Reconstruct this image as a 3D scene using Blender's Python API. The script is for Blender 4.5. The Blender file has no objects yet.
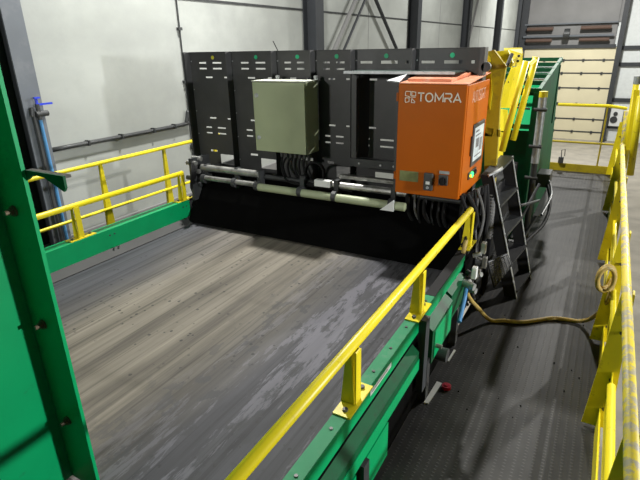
import bpy, bmesh, math, random
from mathutils import Vector, Matrix
random.seed(7)
sc = bpy.context.scene
C = sc.collection
EYE = 5.9                       # camera height over the hall floor; coordinates below are written relative to the eye

# ------------------------------------------------------------------ camera
F = 495.0
_dy = Vector((299, -200, F)).normalized()
_dx = Vector((935, 174, -F)); _dx = (_dx - _dy*_dx.dot(_dy)).normalized()
_dz = -_dx.cross(_dy)
if _dz[1] > 0: _dz = -_dz
M3 = Matrix((_dx, _dy, _dz))
cam_d = bpy.data.cameras.new('camera'); cam = bpy.data.objects.new('camera', cam_d); C.objects.link(cam)
cam_d.sensor_width = 36; cam_d.lens = F/640*36; cam_d.clip_start = .05; cam_d.clip_end = 200
R_ = M3 @ Vector((1, 0, 0)); U_ = M3 @ Vector((0, -1, 0)); B_ = M3 @ Vector((0, 0, -1))
mw = Matrix((R_, U_, B_)).transposed().to_4x4(); mw.translation = (0, 0, EYE)
cam.matrix_world = mw
sc.camera = cam

# ------------------------------------------------------------------ world and lamps
w = bpy.data.worlds.new('hall_air'); sc.world = w; w.use_nodes = True
w.node_tree.nodes['Background'].inputs[0].default_value = (.93, 1, .95, 1)
w.node_tree.nodes['Background'].inputs[1].default_value = .045

def lamp(name, loc, power, size, col=(1, .98, .93), aim=None):
    d = bpy.data.lights.new(name, 'AREA'); d.shape = 'DISK'; d.size = size; d.energy = power; d.color = col
    o = bpy.data.objects.new(name, d); C.objects.link(o)
    o.location = (loc[0], loc[1], loc[2]+EYE)
    if aim:
        v = Vector(aim)-Vector(loc)
        o.rotation_euler = v.to_track_quat('-Z', 'Y').to_euler()
lamp('high_bay_lamp_over_line', (-3.45, 5.3, 4.0), 600, .3)
lamp('high_bay_lamp_over_aisle', (2.5, 10.2, 2.0), 420, .16, aim=(-.4, 3.5, -2))
lamp('fill_light_left_behind', (-3.9, -2.8, .9), 120, .5, aim=(-2.2, 4, -.6))  # unseen fill added for the panel fronts, kept low to spare the belt
lamp('high_bay_lamp_mid_hall', (-1.5, 16, 5.0), 700, .8)
lamp('high_bay_lamp_far_hall', (-1.5, 27, 4.5), 1300, .8, aim=(-1.5, 32, -3))
sd = bpy.data.lights.new('fill_spot_right', 'SPOT'); sd.energy = 1550; sd.spot_size = math.radians(66); sd.spot_blend = .5; sd.shadow_soft_size = .15  # unseen spot added to brighten the near faces turned to the right
so_ = bpy.data.objects.new('fill_spot_right', sd); C.objects.link(so_); so_.location = (5.2, 2.4, .1+EYE)
so_.rotation_euler = (Vector((-2.4, 2.0, -1.2))-Vector((5.2, 2.4, .1))).to_track_quat('-Z', 'Y').to_euler()
sc.view_settings.view_transform = 'Standard'; sc.view_settings.look = 'None'
sc.view_settings.gamma = 1; sc.view_settings.use_curve_mapping = False
sc.view_settings.exposure = 0.0

# ------------------------------------------------------------------ materials
def mat(name, col, rough=.5, metal=0, var=.12, scale=6, bump=0, spec=.5, stretch=None, dirt=None, emit=None, dscale=3, dlo=.52, dhi=.7):
    m = bpy.data.materials.new(name); m.use_nodes = True
    nt = m.node_tree; N = nt.nodes; L = nt.links; b = N['Principled BSDF']
    b.inputs['Roughness'].default_value = rough; b.inputs['Metallic'].default_value = metal
    b.inputs['Specular IOR Level'].default_value = spec
    g = N.new('ShaderNodeNewGeometry'); mp = N.new('ShaderNodeMapping')
    if stretch: mp.inputs['Scale'].default_value = stretch
    L.new(g.outputs['Position'], mp.inputs['Vector'])
    n = N.new('ShaderNodeTexNoise'); n.inputs['Scale'].default_value = scale; n.inputs['Detail'].default_value = 6
    L.new(mp.outputs[0], n.inputs['Vector'])
    r = N.new('ShaderNodeValToRGB'); r.color_ramp.elements[0].position = .3; r.color_ramp.elements[1].position = .7
    r.color_ramp.elements[0].color = tuple(c*(1-var) for c in col)+(1,)
    r.color_ramp.elements[1].color = tuple(min(1, c*(1+var)) for c in col)+(1,)
    L.new(n.outputs['Fac'], r.inputs[0]); out = r.outputs[0]
    if dirt:
        n2 = N.new('ShaderNodeTexNoise'); n2.inputs['Scale'].default_value = dscale; n2.inputs['Detail'].default_value = 9; n2.inputs['Roughness'].default_value = .7
        L.new(g.outputs['Position'], n2.inputs['Vector'])
        r2 = N.new('ShaderNodeValToRGB'); r2.color_ramp.elements[0].position = dlo; r2.color_ramp.elements[1].position = dhi
        L.new(n2.outputs['Fac'], r2.inputs[0])
        mx = N.new('ShaderNodeMixRGB'); L.new(r2.outputs[0], mx.inputs[0]); L.new(out, mx.inputs[1]); mx.inputs[2].default_value = tuple(dirt)+(1,)
        out = mx.outputs[0]
    L.new(out, b.inputs['Base Color'])
    if bump:
        bp = N.new('ShaderNodeBump'); bp.inputs['Strength'].default_value = bump; bp.inputs['Distance'].default_value = .01
        L.new(n.outputs['Fac'], bp.inputs['Height']); L.new(bp.outputs[0], b.inputs['Normal'])
    if emit:
        b.inputs['Emission Color'].default_value = tuple(emit[:3])+(1,); b.inputs['Emission Strength'].default_value = emit[3]
    return m

YEL = mat('yellow_paint', (.80, .66, .015), .38, var=.06, dirt=(.36, .27, .03), dscale=14, dlo=.6, dhi=.72)
YELW = mat('worn_yellow_paint', (.78, .62, .04), .5, var=.1, dirt=(.42, .38, .27), dscale=16, dlo=.47, dhi=.56)
YOLD = mat('olive_yellow_paint', (.40, .31, .01), .5, var=.1, dirt=(.2, .15, .02), dscale=8)  # darker olive copy of the yellow
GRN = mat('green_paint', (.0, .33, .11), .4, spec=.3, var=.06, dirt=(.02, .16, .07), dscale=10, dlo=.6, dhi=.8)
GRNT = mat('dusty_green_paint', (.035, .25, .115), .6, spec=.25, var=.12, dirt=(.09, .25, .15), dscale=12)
GRND = mat('dark_and_shaded_green', (.005, .085, .032), .5, spec=.2, var=.15, dirt=(.02, .04, .022), dscale=8)  # darker copy of the green; on the hopper it carries painted shade
BLK = mat('black_powder_coat', (.058, .059, .060), .45, var=.1, dirt=(.08, .08, .08), dscale=7, dlo=.5, dhi=.9)
RUB = mat('black_rubber', (.003, .003, .003), .9, var=.2, spec=.04)
DKG = mat('dark_grey_steel', (.05, .053, .055), .45, metal=.3, var=.2, scale=14)
STL = mat('brushed_steel', (.42, .42, .40), .38, metal=.75, var=.2, scale=12, dirt=(.16, .15, .13), dscale=10)
GAL = mat('galvanised_steel', (.45, .47, .48), .45, metal=.55, var=.2, scale=25)
ORG = mat('orange_paint', (.47, .105, .002), .42, spec=.2, var=.03, dirt=(.43, .11, .004), dscale=4)
ORGT = mat('lit_orange_lid', (.78, .30, .16), .55, var=.08, dirt=(.8, .5, .38), dscale=9)  # paler orange: strong light on the top is put into the colour
CAB = mat('grey_green_cabinet_paint', (.37, .42, .26), .45, var=.05)
CABT = mat('pale_cabinet_top', (.52, .54, .46), .6, var=.08)  # paler tone for the cabinet top
CONC = mat('concrete_wall', (.37, .39, .37), .9, var=.13, scale=.9, bump=.05, stretch=(1, .6, 1.6), dirt=(.29, .305, .295), dscale=.8, dlo=.45, dhi=.8)
FLR = mat('hall_floor', (.42, .39, .33), .85, var=.15, scale=1.3, dirt=(.3, .28, .25), dscale=.8)
COL = mat('column_grey_paint', (.12, .135, .155), .6, var=.08, scale=3, dirt=(.16, .17, .19), dscale=4)
COLD = mat('column_dark_paint', (.03, .034, .04), .6, var=.1)
DOOR = mat('cream_door_panel', (.72, .66, .46), .6, var=.04, scale=1)
GREYP = mat('grey_cladding', (.22, .22, .22), .8, var=.1, scale=1)
WHT = mat('white_cladding', (.72, .76, .76), .7, var=.05)
WPL = mat('white_plastic', (.75, .77, .76), .5, var=.05)
CBL = mat('black_cable_sheath', (.013, .013, .014), .7, var=.2, spec=.2)
LAD = mat('dull_black_metal', (.014, .014, .015), .65, var=.3, spec=.2)
CBG = mat('grey_cable_sheath', (.12, .12, .12), .45, var=.2)
HOS = mat('yellow_hose_rubber', (.42, .30, .08), .5, var=.15, scale=20, dirt=(.22, .18, .09), dscale=15)
BLU = mat('blue_pipe', (.08, .25, .50), .4, var=.1)
BLUV = mat('blue_valve_handle', (.02, .05, .6), .4, var=.1)
RED = mat('red_plastic', (.4, .01, .04), .4, var=.2)
SGR = mat('green_sticker', (.02, .55, .25), .5, var=.05)
SYL = mat('yellow_sticker', (.8, .75, .05), .5, var=.05)
LET = mat('pale_lettering', (.78, .74, .62), .5, var=.04)
LETF = mat('faded_lettering', (.72, .42, .30), .5, var=.05)
SCR = mat('lit_screen', (.5, .55, .55), .3, var=.25, scale=18, emit=(.62, .72, .72, .35))
LED = mat('green_led', (.05, .9, .2), .3, emit=(.05, 1, .2, 2.5))
LEDY = mat('yellow_led', (.9, .8, .05), .3, emit=(1, .8, .05, 1.2))
GLB = mat('faded_green_label', (.20, .22, .08), .6, var=.2, scale=30)
DUST = mat('dusty_shelf', (.10, .095, .085), .9, var=.4, scale=30, bump=.5)

# belt: streaks along the travel direction, purple grey towards the edges, stains on the near right
def belt_mat():
    m = bpy.data.materials.new('conveyor_belt_rubber'); m.use_nodes = True
    nt = m.node_tree; N = nt.nodes; L = nt.links; b = N['Principled BSDF']
    g = N.new('ShaderNodeNewGeometry')
    def noise(scl, sv, det=5, rough=.5):
        mp = N.new('ShaderNodeMapping'); mp.inputs['Scale'].default_value = sv; L.new(g.outputs['Position'], mp.inputs['Vector'])
        n = N.new('ShaderNodeTexNoise'); n.inputs['Scale'].default_value = scl; n.inputs['Detail'].default_value = det; n.inputs['Roughness'].default_value = rough
        L.new(mp.outputs[0], n.inputs['Vector']); return n.outputs['Fac']
    def ramp(fac, stops):
        r = N.new('ShaderNodeValToRGB'); e = r.color_ramp.elements
        while len(e) < len(stops): e.new(.5)
        for i, (p, c) in enumerate(stops):
            e[i].position = p; e[i].color = (c if len(c) == 4 else tuple(c)+(1,)) if not isinstance(c, float) else (c, c, c, 1)
        L.new(fac, r.inputs[0]); return r.outputs[0]
    def mix(f, a, c, typ='MIX'):
        x = N.new('ShaderNodeMixRGB'); x.blend_type = typ
        if isinstance(f, float): x.inputs[0].default_value = f
        else: L.new(f, x.inputs[0])
        L.new(a, x.inputs[1])
        if isinstance(c, tuple): x.inputs[2].default_value = c+(1,)
        else: L.new(c, x.inputs[2])
        return x.outputs[0]
    def math_(op, a, c):
        x = N.new('ShaderNodeMath'); x.operation = op
        for i, v in enumerate((a, c)):
            if isinstance(v, (int, float)): x.inputs[i].default_value = v
            else: L.new(v, x.inputs[i])
        return x.outputs[0]
    sx = N.new('ShaderNodeSeparateXYZ'); L.new(g.outputs['Position'], sx.inputs[0])
    X = sx.outputs[0]
    streak = noise(5, (1, .05, 1), 8, .65)
    base = ramp(streak, [(.32, (.072, .064, .053)), (.5, (.175, .158, .126)), (.68, (.27, .245, .20))])
    # position across the belt, 0 at left edge, 1 at right edge
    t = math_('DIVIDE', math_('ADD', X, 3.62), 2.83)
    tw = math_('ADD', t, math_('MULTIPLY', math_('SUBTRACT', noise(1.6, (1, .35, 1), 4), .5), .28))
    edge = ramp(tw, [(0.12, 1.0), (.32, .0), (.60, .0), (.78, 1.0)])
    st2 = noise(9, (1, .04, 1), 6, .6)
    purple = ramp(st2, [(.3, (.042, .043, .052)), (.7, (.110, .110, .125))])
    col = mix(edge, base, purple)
    broad = ramp(noise(1.3, (1, .22, 1), 6, .65), [(.34, .58), (.5, .95), (.64, 1.22)])
    col = mix(.75, col, broad, 'MULTIPLY')
    # fine scratches
    scr = ramp(noise(42, (1, .012, 1), 3), [(.36, .35), (.47, 1.0), (.60, 1.0), (.70, 1.3)])
    col = mix(.55, col, scr, 'MULTIPLY')
    # lilac dried edges and dark wet blots near the right-hand side
    blot = noise(12, (1, .6, 1), 7, .6)
    rgt = ramp(t, [(.60, 0.0), (.80, 1.0), (.97, 1.0)])
    lil = ramp(noise(5.5, (1, .13, 1), 9, .75), [(.525, 0.0), (.56, 1.0)])
    lil = mix(1.0, lil, rgt, 'MULTIPLY')
    col = mix(math_('MULTIPLY', lil, .42), col, (.27, .265, .31))
    wet = ramp(blot, [(.58, 0.0), (.60, 1.0)])
    wet = mix(1.0, wet, ramp(t, [(.55, 0.0), (.72, 1.0), (.95, .6)]), 'MULTIPLY')
    col = mix(math_('MULTIPLY', wet, .75), col, (.055, .056, .06))
    # small dark crumbs
    v = N.new('ShaderNodeTexVoronoi'); v.inputs['Scale'].default_value = 17
    L.new(g.outputs['Position'], v.inputs['Vector'])
    crumbs = ramp(v.outputs['Distance'], [(.16, 1.0), (.20, 0.0)])
    patch = ramp(noise(1.9, (1, .6, 1), 6, .8), [(.50, 0.0), (.55, 1.0)])
    crumbs = mix(1.0, crumbs, patch, 'MULTIPLY')
    col = mix(math_('MULTIPLY', crumbs, .85), col, (.03, .03, .03))
    L.new(col, b.inputs['Base Color'])
    b.inputs['Roughness'].default_value = .62; b.inputs['Specular IOR Level'].default_value = .3
    bp = N.new('ShaderNodeBump'); bp.inputs['Strength'].default_value = .25; bp.inputs['Distance'].default_value = .004
    L.new(streak, bp.inputs['Height']); L.new(bp.outputs[0], b.inputs['Normal'])
    return m
BELT = belt_mat()

def tread_mat():
    m = bpy.data.materials.new('dark_punched_tread'); m.use_nodes = True
    nt = m.node_tree; N = nt.nodes; L = nt.links; b = N['Principled BSDF']
    g = N.new('ShaderNodeNewGeometry'); s = N.new('ShaderNodeSeparateXYZ'); L.new(g.outputs['Position'], s.inputs[0])
    def mm(op, a, c=None):
        x = N.new('ShaderNodeMath'); x.operation = op
        for i, v in enumerate((a, c)):
            if v is None: continue
            if isinstance(v, (int, float)): x.inputs[i].default_value = v
            else: L.new(v, x.inputs[i])
        return x.outputs[0]
    a = mm('SINE', mm('MULTIPLY', s.outputs[0], 2*math.pi/.045)); c = mm('SINE', mm('MULTIPLY', s.outputs[1], 2*math.pi/.024))
    h = mm('MULTIPLY', mm('MAXIMUM', a, 0), mm('MAXIMUM', c, 0))
    h = mm('POWER', h, 1.6)
    n = N.new('ShaderNodeTexNoise'); n.inputs['Scale'].default_value = 5; n.inputs['Detail'].default_value = 8; L.new(g.outputs['Position'], n.inputs['Vector'])
    r = N.new('ShaderNodeValToRGB'); r.color_ramp.elements[0].position = .3; r.color_ramp.elements[1].position = .75
    r.color_ramp.elements[0].color = (.014, .014, .015, 1); r.color_ramp.elements[1].color = (.042, .041, .040, 1); L.new(n.outputs['Fac'], r.inputs[0])
    mx = N.new('ShaderNodeMixRGB'); L.new(mm('MULTIPLY', h, .28), mx.inputs[0]); L.new(r.outputs[0], mx.inputs[1]); mx.inputs[2].default_value = (.16, .16, .16, 1)  # lighter dots put the small glints of the tread into the colour
    L.new(mx.outputs[0], b.inputs['Base Color'])
    b.inputs['Metallic'].default_value = .0; b.inputs['Roughness'].default_value = .5; b.inputs['Specular IOR Level'].default_value = .35
    bp = N.new('ShaderNodeBump'); bp.inputs['Strength'].default_value = .35; bp.inputs['Distance'].default_value = .003
    L.new(h, bp.inputs['Height']); L.new(bp.outputs[0], b.inputs['Normal'])
    return m
TREAD = tread_mat()

# ------------------------------------------------------------------ geometry helpers (eye-relative metres)
def nb(): return bmesh.new()
def box(bm, x0, x1, y0, y1, z0, z1, bev=0):
    r = bmesh.ops.create_cube(bm, size=1)
    for v in r['verts']:
        v.co = Vector(((x0+x1)/2+v.co.x*(x1-x0), (y0+y1)/2+v.co.y*(y1-y0), (z0+z1)/2+v.co.z*(z1-z0)))
    if bev:
        es = list({e for v in r['verts'] for e in v.link_edges})
        bmesh.ops.bevel(bm, geom=es, offset=bev, segments=2, affect='EDGES', profile=.5)
    return bm
def cyl(bm, a, b, r, n=14, r2=None):
    a = Vector(a); b = Vector(b); d = b-a
    q = d.to_track_quat('Z', 'Y').to_matrix().to_4x4(); q.translation = (a+b)/2
    bmesh.ops.create_cone(bm, cap_ends=True, segments=n, radius1=r, radius2=r if r2 is None else r2, depth=d.length, matrix=q)
    return bm
def smooth_pts(pts, k=6):
    P = [Vector(p) for p in pts]; out = []
    for i in range(len(P)-1):
        p0 = P[max(i-1, 0)]; p1 = P[i]; p2 = P[i+1]; p3 = P[min(i+2, len(P)-1)]
        for j in range(k):
            t = j/k
            out.append(.5*((2*p1)+(-p0+p2)*t+(2*p0-5*p1+4*p2-p3)*t*t+(-p0+3*p1-3*p2+p3)*t**3))
    out.append(P[-1]); return out
def tube(bm, pts, r, n=8, smooth=True, k=6):
    P = smooth_pts(pts, k) if smooth and len(pts) > 2 else [Vector(p) for p in pts]
    rings = []; up = None
    for i, p in enumerate(P):
        t = (P[min(i+1, len(P)-1)]-P[max(i-1, 0)]).normalized()
        if up is None:
            up = Vector((0, 0, 1)) if abs(t.z) < .9 else Vector((1, 0, 0))
        s = t.cross(up).normalized(); up = s.cross(t).normalized()
        rings.append([bm.verts.new(p+(s*math.cos(2*math.pi*j/n)+up*math.sin(2*math.pi*j/n))*r) for j in range(n)])
    for a, b in zip(rings, rings[1:]):
        for j in range(n): bm.faces.new((a[j], a[(j+1) % n], b[(j+1) % n], b[j]))
    bm.faces.new(rings[0][::-1]); bm.faces.new(rings[-1])
    return bm
def prism(bm, pts, d):
    """polygon of 3D points pushed along vector d"""
    d = Vector(d); A = [bm.verts.new(Vector(p)) for p in pts]; B = [bm.verts.new(Vector(p)+d) for p in pts]; n = len(A)
    bm.faces.new(A); bm.faces.new(B[::-1])
    for i in range(n): bm.faces.new((A[i], B[i], B[(i+1) % n], A[(i+1) % n]))
    return bm
def at(px, py, Y):
    r = M3 @ Vector((px-320, py-240, F)); return r*(Y/r.y)

ORI = {}
def obj(name, bm, m, parent=None, kind=None, label=None, smooth=False):
    o_ = ORI[parent.name] if parent else Vector((0, 0, 0))
    if parent is None: off = Vector((0, 0, EYE))
    else: off = Vector((0, 0, EYE))-o_
    bmesh.ops.recalc_face_normals(bm, faces=bm.faces[:])
    for v in bm.verts: v.co += off
    me = bpy.data.meshes.new(name)
    if parent is None:      # put the origin at the base of the thing
        xs = [v.co.x for v in bm.verts]; ys = [v.co.y for v in bm.verts]; zs = [v.co.z for v in bm.verts]
        c = Vector(((min(xs)+max(xs))/2, (min(ys)+max(ys))/2, min(zs)))
        for v in bm.verts: v.co -= c
    bm.to_mesh(me); bm.free(); me.materials.append(m)
    if smooth:
        for p in me.polygons: p.use_smooth = True
    me.name = name
    o = bpy.data.objects.new(name, me); C.objects.link(o)
    if parent: o.parent = parent; ORI[o.name] = o_
    else: o.location = c; ORI[o.name] = c
    if kind: o['kind'] = kind
    if label: o['label'] = label
    return o
def thing(name, loc, label, cat, group=None):
    o = bpy.data.objects.new(name, None); C.objects.link(o); o.empty_display_size = .1
    o.location = (loc[0], loc[1], loc[2]+EYE); ORI[o.name] = Vector(o.location)
    o['label'] = label; o['category'] = cat
    if group: o['group'] = group
    return o
def tag(o, label, cat, group=None):
    o['label'] = label; o['category'] = cat
    if group: o['group'] = group
    return o
def sub(name, bm, m, part, **k): return obj(name, bm, m, part, **k)
def S(name, bm, m, parent=None): return obj(name, bm, m, parent, kind=None if parent else 'structure')
def bolt(parent, p, axis, r=.011, h=.012, m=None, name='bolt'):
    bm = nb(); a = Vector(p); cyl(bm, a-Vector(axis)*.002, a+Vector(axis)*h, r, 6); return obj(name, bm, m or DKG, parent)

FLOOR = -5.9; WALK = -2.1
# ------------------------------------------------------------------ hall
S('floor', box(nb(), -5.7, 9, -3, 36.3, FLOOR-.1, FLOOR), FLR)
wl = S('wall_left', box(nb(), -5.7, -5.5, -3, 36.2, FLOOR, 7), CONC)
S('panel_seam', box(nb(), -5.505, -5.49, -3, 36, .655, .69), DKG, wl)
S('wall_shadow_band', box(nb(), -5.5, -5.46, 0, 15, -2.22, -2.10), GREYP, wl)  # grey strip stands in for a soft shadow band on the wall
for y in (5.72, 12.3, 18.3, 24.4):
    S('panel_joint', box(nb(), -5.502, -5.496, y-.008, y+.008, FLOOR, 7), GREYP, wl)
wf = S('wall_far', box(nb(), -5.7, 9, 36.2, 36.4, FLOOR, 7), WHT)
S('upper_cladding', box(nb(), -5.5, 0, 36.1, 36.2, 1.0, 7), GREYP, wf)
for x0, x1, z in ((.1, 9, -.42), (.1, 9, -1.35), (.1, 9, -3.4), (.1, 9, -5.0)):
    S('cladding_rail', box(nb(), x0, x1, 36.05, 36.2, z-.12, z+.1), COLD, wf)
for x in (2.6, 5.5):
    S('cladding_post', box(nb(), x-.1, x+.1, 36.0, 36.2, FLOOR, 7), COLD, wf)
S('wall_right', box(nb(), 9, 9.2, -3, 36.3, FLOOR, 7), CONC)

# door at the far end: cream sections under a beam with torsion springs
d1 = S('door_1', box(nb(), -5.2, -.05, 36.0, 36.1, FLOOR, -.4), DOOR)
zz = [-1.1, -1.86, -2.74, -3.7, -4.62, -5.4]
for z in zz:
    S('section_joint', box(nb(), -5.2, -.05, 35.97, 36.0, z-.035, z+.035), COLD, d1)
    for x in (-5.0, -3.9, -2.8, -1.7, -.6):
        S('hinge', box(nb(), x-.06, x+.06, 35.93, 35.99, z-.09, z+.07), DKG, d1)
S('door_lintel', box(nb(), -5.4, -.1, 35.85, 36.0, -.42, -.22), COLD, d1)
S('header_panel', box(nb(), -5.4, -.2, 36.0, 36.1, -.22, 2.6), GREYP, d1)
bm = nb(); cyl(bm, (-5.3, 35.7, .28), (-.3, 35.7, .28), .07); S('spring_shaft', bm, COL, d1)
for x0, x1 in ((-5.1, -3.6), (-2.1, -.5)):
    bm = nb(); cyl(bm, (x0, 35.6, .72), (x1, 35.6, .72), .11); S('torsion_spring', bm, mat('rusty_spring', (.10, .06, .045), .7), d1)
    bm = nb(); cyl(bm, (x0, 35.6, .06), (x1, 35.6, .06), .10); S('torsion_spring', bm, bpy.data.materials['rusty_spring'], d1)
bm = nb(); cyl(bm, (-2.95, 35.5, .4), (-2.65, 35.5, .4), .3, 20); S('spring_drum', bm, DKG, d1)
S('header_beam', box(nb(), -5.4, -.2, 35.8, 36.0, 2.55, 2.75), COLD, d1)
S('track_support', box(nb(), -5.3, -.2, 35.75, 36, .95, 1.03), COL, d1)
S('door_jamb', box(nb(), -5.5, -5.15, 35.8, 36.1, FLOOR, 3), COLD, d1)
# right-hand door post leans in the picture only through perspective
jp = thing('door_column', (-.05, 35.7, FLOOR), 'tall dark steel column at the right edge of the cream sectional door', 'column')
obj('web', box(nb(), .02, .10, 35.55, 35.95, FLOOR, 7), COLD, jp)
obj('flange', box(nb(), -.05, .22, 35.5, 35.56, FLOOR, 7), COLD, jp)
obj('flange', box(nb(), -.05, .22, 35.92, 35.98, FLOOR, 7), COLD, jp)
jb = thing('junction_box', (.55, 35.98, -4.9), 'small pale wall box with a dark round coupler right of the cream door', 'electrical box')
obj('box_body', box(nb(), .25, .95, 35.85, 36.04, -4.95, -3.9, .02), WPL, jb)
bm = nb(); cyl(bm, (.5, 35.8, -4.55), (.5, 35.86, -4.55), .2, 18); obj('coupler', bm, DKG, jb)
bm = nb(); cyl(bm, (.55, 35.8, -4.2), (.55, 35.86, -4.2), .12, 18); obj('coupler', bm, DKG, jb)

# wall columns, six metre bays
col_labels = ['broad grey steel column nearest the camera beside the yellow rails',
              'dark steel wall column rising behind the left half of the black panels',
              'dark steel wall column rising behind the orange cabinet',
              'fourth dark steel wall column, above the right end of the black panels',
              'fifth dark steel wall column, just right of the black panels',
              'last dark steel wall column in the corner by the cream door']
for i, y in enumerate((3.16, 9.3, 15.3, 21.4, 27.7, 33.9)):
    t = thing('steel_column', (-5.35, y, FLOOR), col_labels[i], 'column')
    fm = COL if i == 0 else COLD
    h = .105 if i == 0 else .16
    xf = -5.2
    obj('flange', box(nb(), xf-.018, xf, y-h, y+h, FLOOR, 7), fm, t)
    obj('web', box(nb(), -5.5, xf-.018, y-.01, y+.01, FLOOR, 7), COLD, t)  # first column: web darker than its flange, recess shade in the colour
    obj('flange', box(nb(), -5.495, -5.477, y-h, y+h, FLOOR, 7), COLD, t)
# dark steel sheet over the wall left of the first column
tag(obj('dark_wall_sheet', box(nb(), -5.49, -5.40, -.5, 2.98, FLOOR, 3.2), COLD), 'dark steel sheet on the wall left of the broad grey column', 'sheet')

# cross braces between second and third column
def brace(name, a, b, r, m, label):
    bm = nb(); cyl(bm, a, b, r, 8); tag(obj(name, bm, m), label, 'brace')
brace('brace_rod', (-5.36, 11.0, 2.1), (-5.36, 14.6, -.62), .045, COLD, 'dark brace rod slanting down right above the middle of the black panels')
brace('brace_rod', (-5.34, 13.2, 2.9), (-5.34, 9.5, -.72), .045, GREYP, 'grey brace rod slanting down left above the middle of the black panels')
brace('brace_rod', (-5.34, 13.9, 3.1), (-5.34, 9.9, -.80), .03, COLD, 'thin dark rod standing for the shadow of the grey slanting one')  # dark rod painted in as the shadow of the grey brace
brace('brace_rod', (-5.36, 24.0, 3.2), (-5.36, 21.7, -.5), .04, GREYP, 'thin far brace rod between the fourth and fifth wall columns')

# conduits on the left wall
t = thing('wall_conduit', (-5.46, 4.5, -1.05), 'dark pipe running level along the concrete wall above the yellow rail', 'pipe')
bm = nb(); tube(bm, [(-5.46, 3.38, -1.045), (-5.46, 5.45, -1.045), (-5.46, 5.60, -1.01), (-5.46, 5.66, -.86)], .026, 10, k=5); obj('pipe_run', bm, DKG, t, smooth=True)
for y in (3.9, 4.4, 4.95, 5.35): obj('pipe_clip', box(nb(), -5.5, -5.428, y-.012, y+.012, -1.078, -1.012), DKG, t)
t = thing('cable_drop', (-5.47, 5.68, -5.9), 'thin dark cable pipe dropping down the wall joint left of the black panels', 'pipe')
bm = nb(); tube(bm, [(-5.475, 5.70, 6.5), (-5.475, 5.70, -.3), (-5.475, 5.68, -1.2), (-5.475, 5.68, FLOOR+.05)], .010, 8, smooth=False); obj('cable', bm, DKG, t)
for z in (1.0, .27, -.45, -1.4): obj('cable_clip', box(nb(), -5.5, -5.45, 5.66, 5.73, z-.02, z+.02), DKG, t)
YP = 4.12
t = thing('antenna_wire', (-3.0, 4.2, -.03), 'thin black wire sticking up behind the second black panel', 'wire')
bm = nb(); tube(bm, [at(282, 60, YP+.01), at(277, 49, YP+.01), at(273, 41, YP+.01)], .004, 6); obj('wire', bm, CBL, t)

# valve and blue pipe on the first column
t = thing('water_valve', (-5.15, 3.24, -.62), 'tap with a blue handle on the grey column above a blue pipe', 'valve')
bm = nb(); cyl(bm, (-5.15, 3.235, -.66), (-5.15, 3.235, -.50), .022); obj('valve_body', bm, DKG, t)
bm = nb(); cyl(bm, (-5.15, 3.20, -.60), (-5.15, 3.33, -.60), .03); obj('valve_joint', bm, DKG, t)
bm = nb(); cyl(bm, (-5.15, 3.235, -.50), (-5.15, 3.235, -.44), .014); obj('valve_stem', bm, BLUV, t)
bm = nb(); box(bm, -5.155, -5.14, 3.22, 3.40, -.515, -.495); obj('valve_handle', bm, BLUV, t)
bm = nb(); box(bm, -5.16, -5.13, 3.21, 3.27, -.445, -.43); obj('valve_cap', bm, BLUV, t)
bm = nb(); tube(bm, [(-5.17, 3.245, -.66), (-5.17, 3.25, -1.4), (-5.17, 3.25, -3.2)], .019, 10, smooth=False)
tag(obj('blue_pipe', bm, BLU), 'light blue water pipe down the grey column below the tap', 'pipe')
bm = nb(); tube(bm, [(-5.17, 3.17, -.62), (-5.17, 3.19, -.75), (-5.17, 3.18, -3.2)], .017, 8)
tag(obj('drain_pipe', bm, DKG), 'dark pipe alongside the light blue pipe on the grey column', 'pipe')

# ------------------------------------------------------------------ left service platform and its handrail
t = thing('service_platform', (-4.1, 3, WALK-.15), 'narrow grey platform behind the left green conveyor beam', 'platform')
obj('deck', box(nb(), -4.58, -3.78, -1, 9.5, WALK-.04, WALK), TREAD, t)
for y in (-.5, 3.0, 6.0, 9.0):
    obj('leg', box(nb(), -4.55, -4.45, y-.05, y+.05, FLOOR, WALK-.04), COLD, t)
def rail_post(t, x, y, z0, z1, w=.07, out=-1):
    """tapered channel post: narrow at the rail, wide at the foot"""
    bm = nb()
    prism(bm, [(x, y-w*.35, z0), (x, y+w*.35+.02, z0), (x, y+.016, z1), (x, y-.016, z1)], (.006, 0, 0))
    prism(bm, [(x-.045, y-w*.35, z0), (x+.0, y-w*.35, z0), (x, y-.016, z1), (x-.02, y-.016, z1)], (0, .006, 0))
    prism(bm, [(x-.045, y+w*.35+.014, z0), (x+.0, y+w*.35+.014, z0), (x, y+.01, z1), (x-.02, y+.01, z1)], (0, .006, 0))
    return obj('post', bm, YEL, t)
t = thing('handrail', (-4.5, 3.0, WALK), 'taller yellow handrail with mid rail on the platform along the concrete wall', 'handrail')
bm = nb(); tube(bm, [(-4.5, .5, -1.085), (-4.5, 5.2, -1.085)], .021, 12, smooth=False); obj('top_rail', bm, YEL, t, smooth=True)
bm = nb(); tube(bm, [(-4.5, .5, -1.585), (-4.5, 5.2, -1.585)], .017, 12, smooth=False); obj('mid_rail', bm, YEL, t, smooth=True)
for y in (2.1, 3.31, 4.2, 5.1): rail_post(t, -4.5, y, WALK, -1.10, .13)
obj('toe_board', box(nb(), -4.53, -4.52, .5, 5.2, WALK, WALK+.12), YEL, t)

# ------------------------------------------------------------------ conveyor
t = thing('belt_conveyor', (-2.2, 2.0, WALK), 'wide conveyor with a grey streaked belt between green side beams', 'conveyor')
bm = nb(); bt = obj('belt', box(bm, -3.60, -.785, -1.5, 4.55, -1.70, -1.68), BELT, t)
bm = nb(); prism(bm, [(-3.61, -1.5, -1.625), (-3.53, -1.5, -1.672), (-3.53, -1.5, -1.679), (-3.61, -1.5, -1.679)], (0, 5.2, 0))
obj('side_skirt', bm, mat('grey_skirt', (.04, .04, .04), .7), t)
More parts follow.
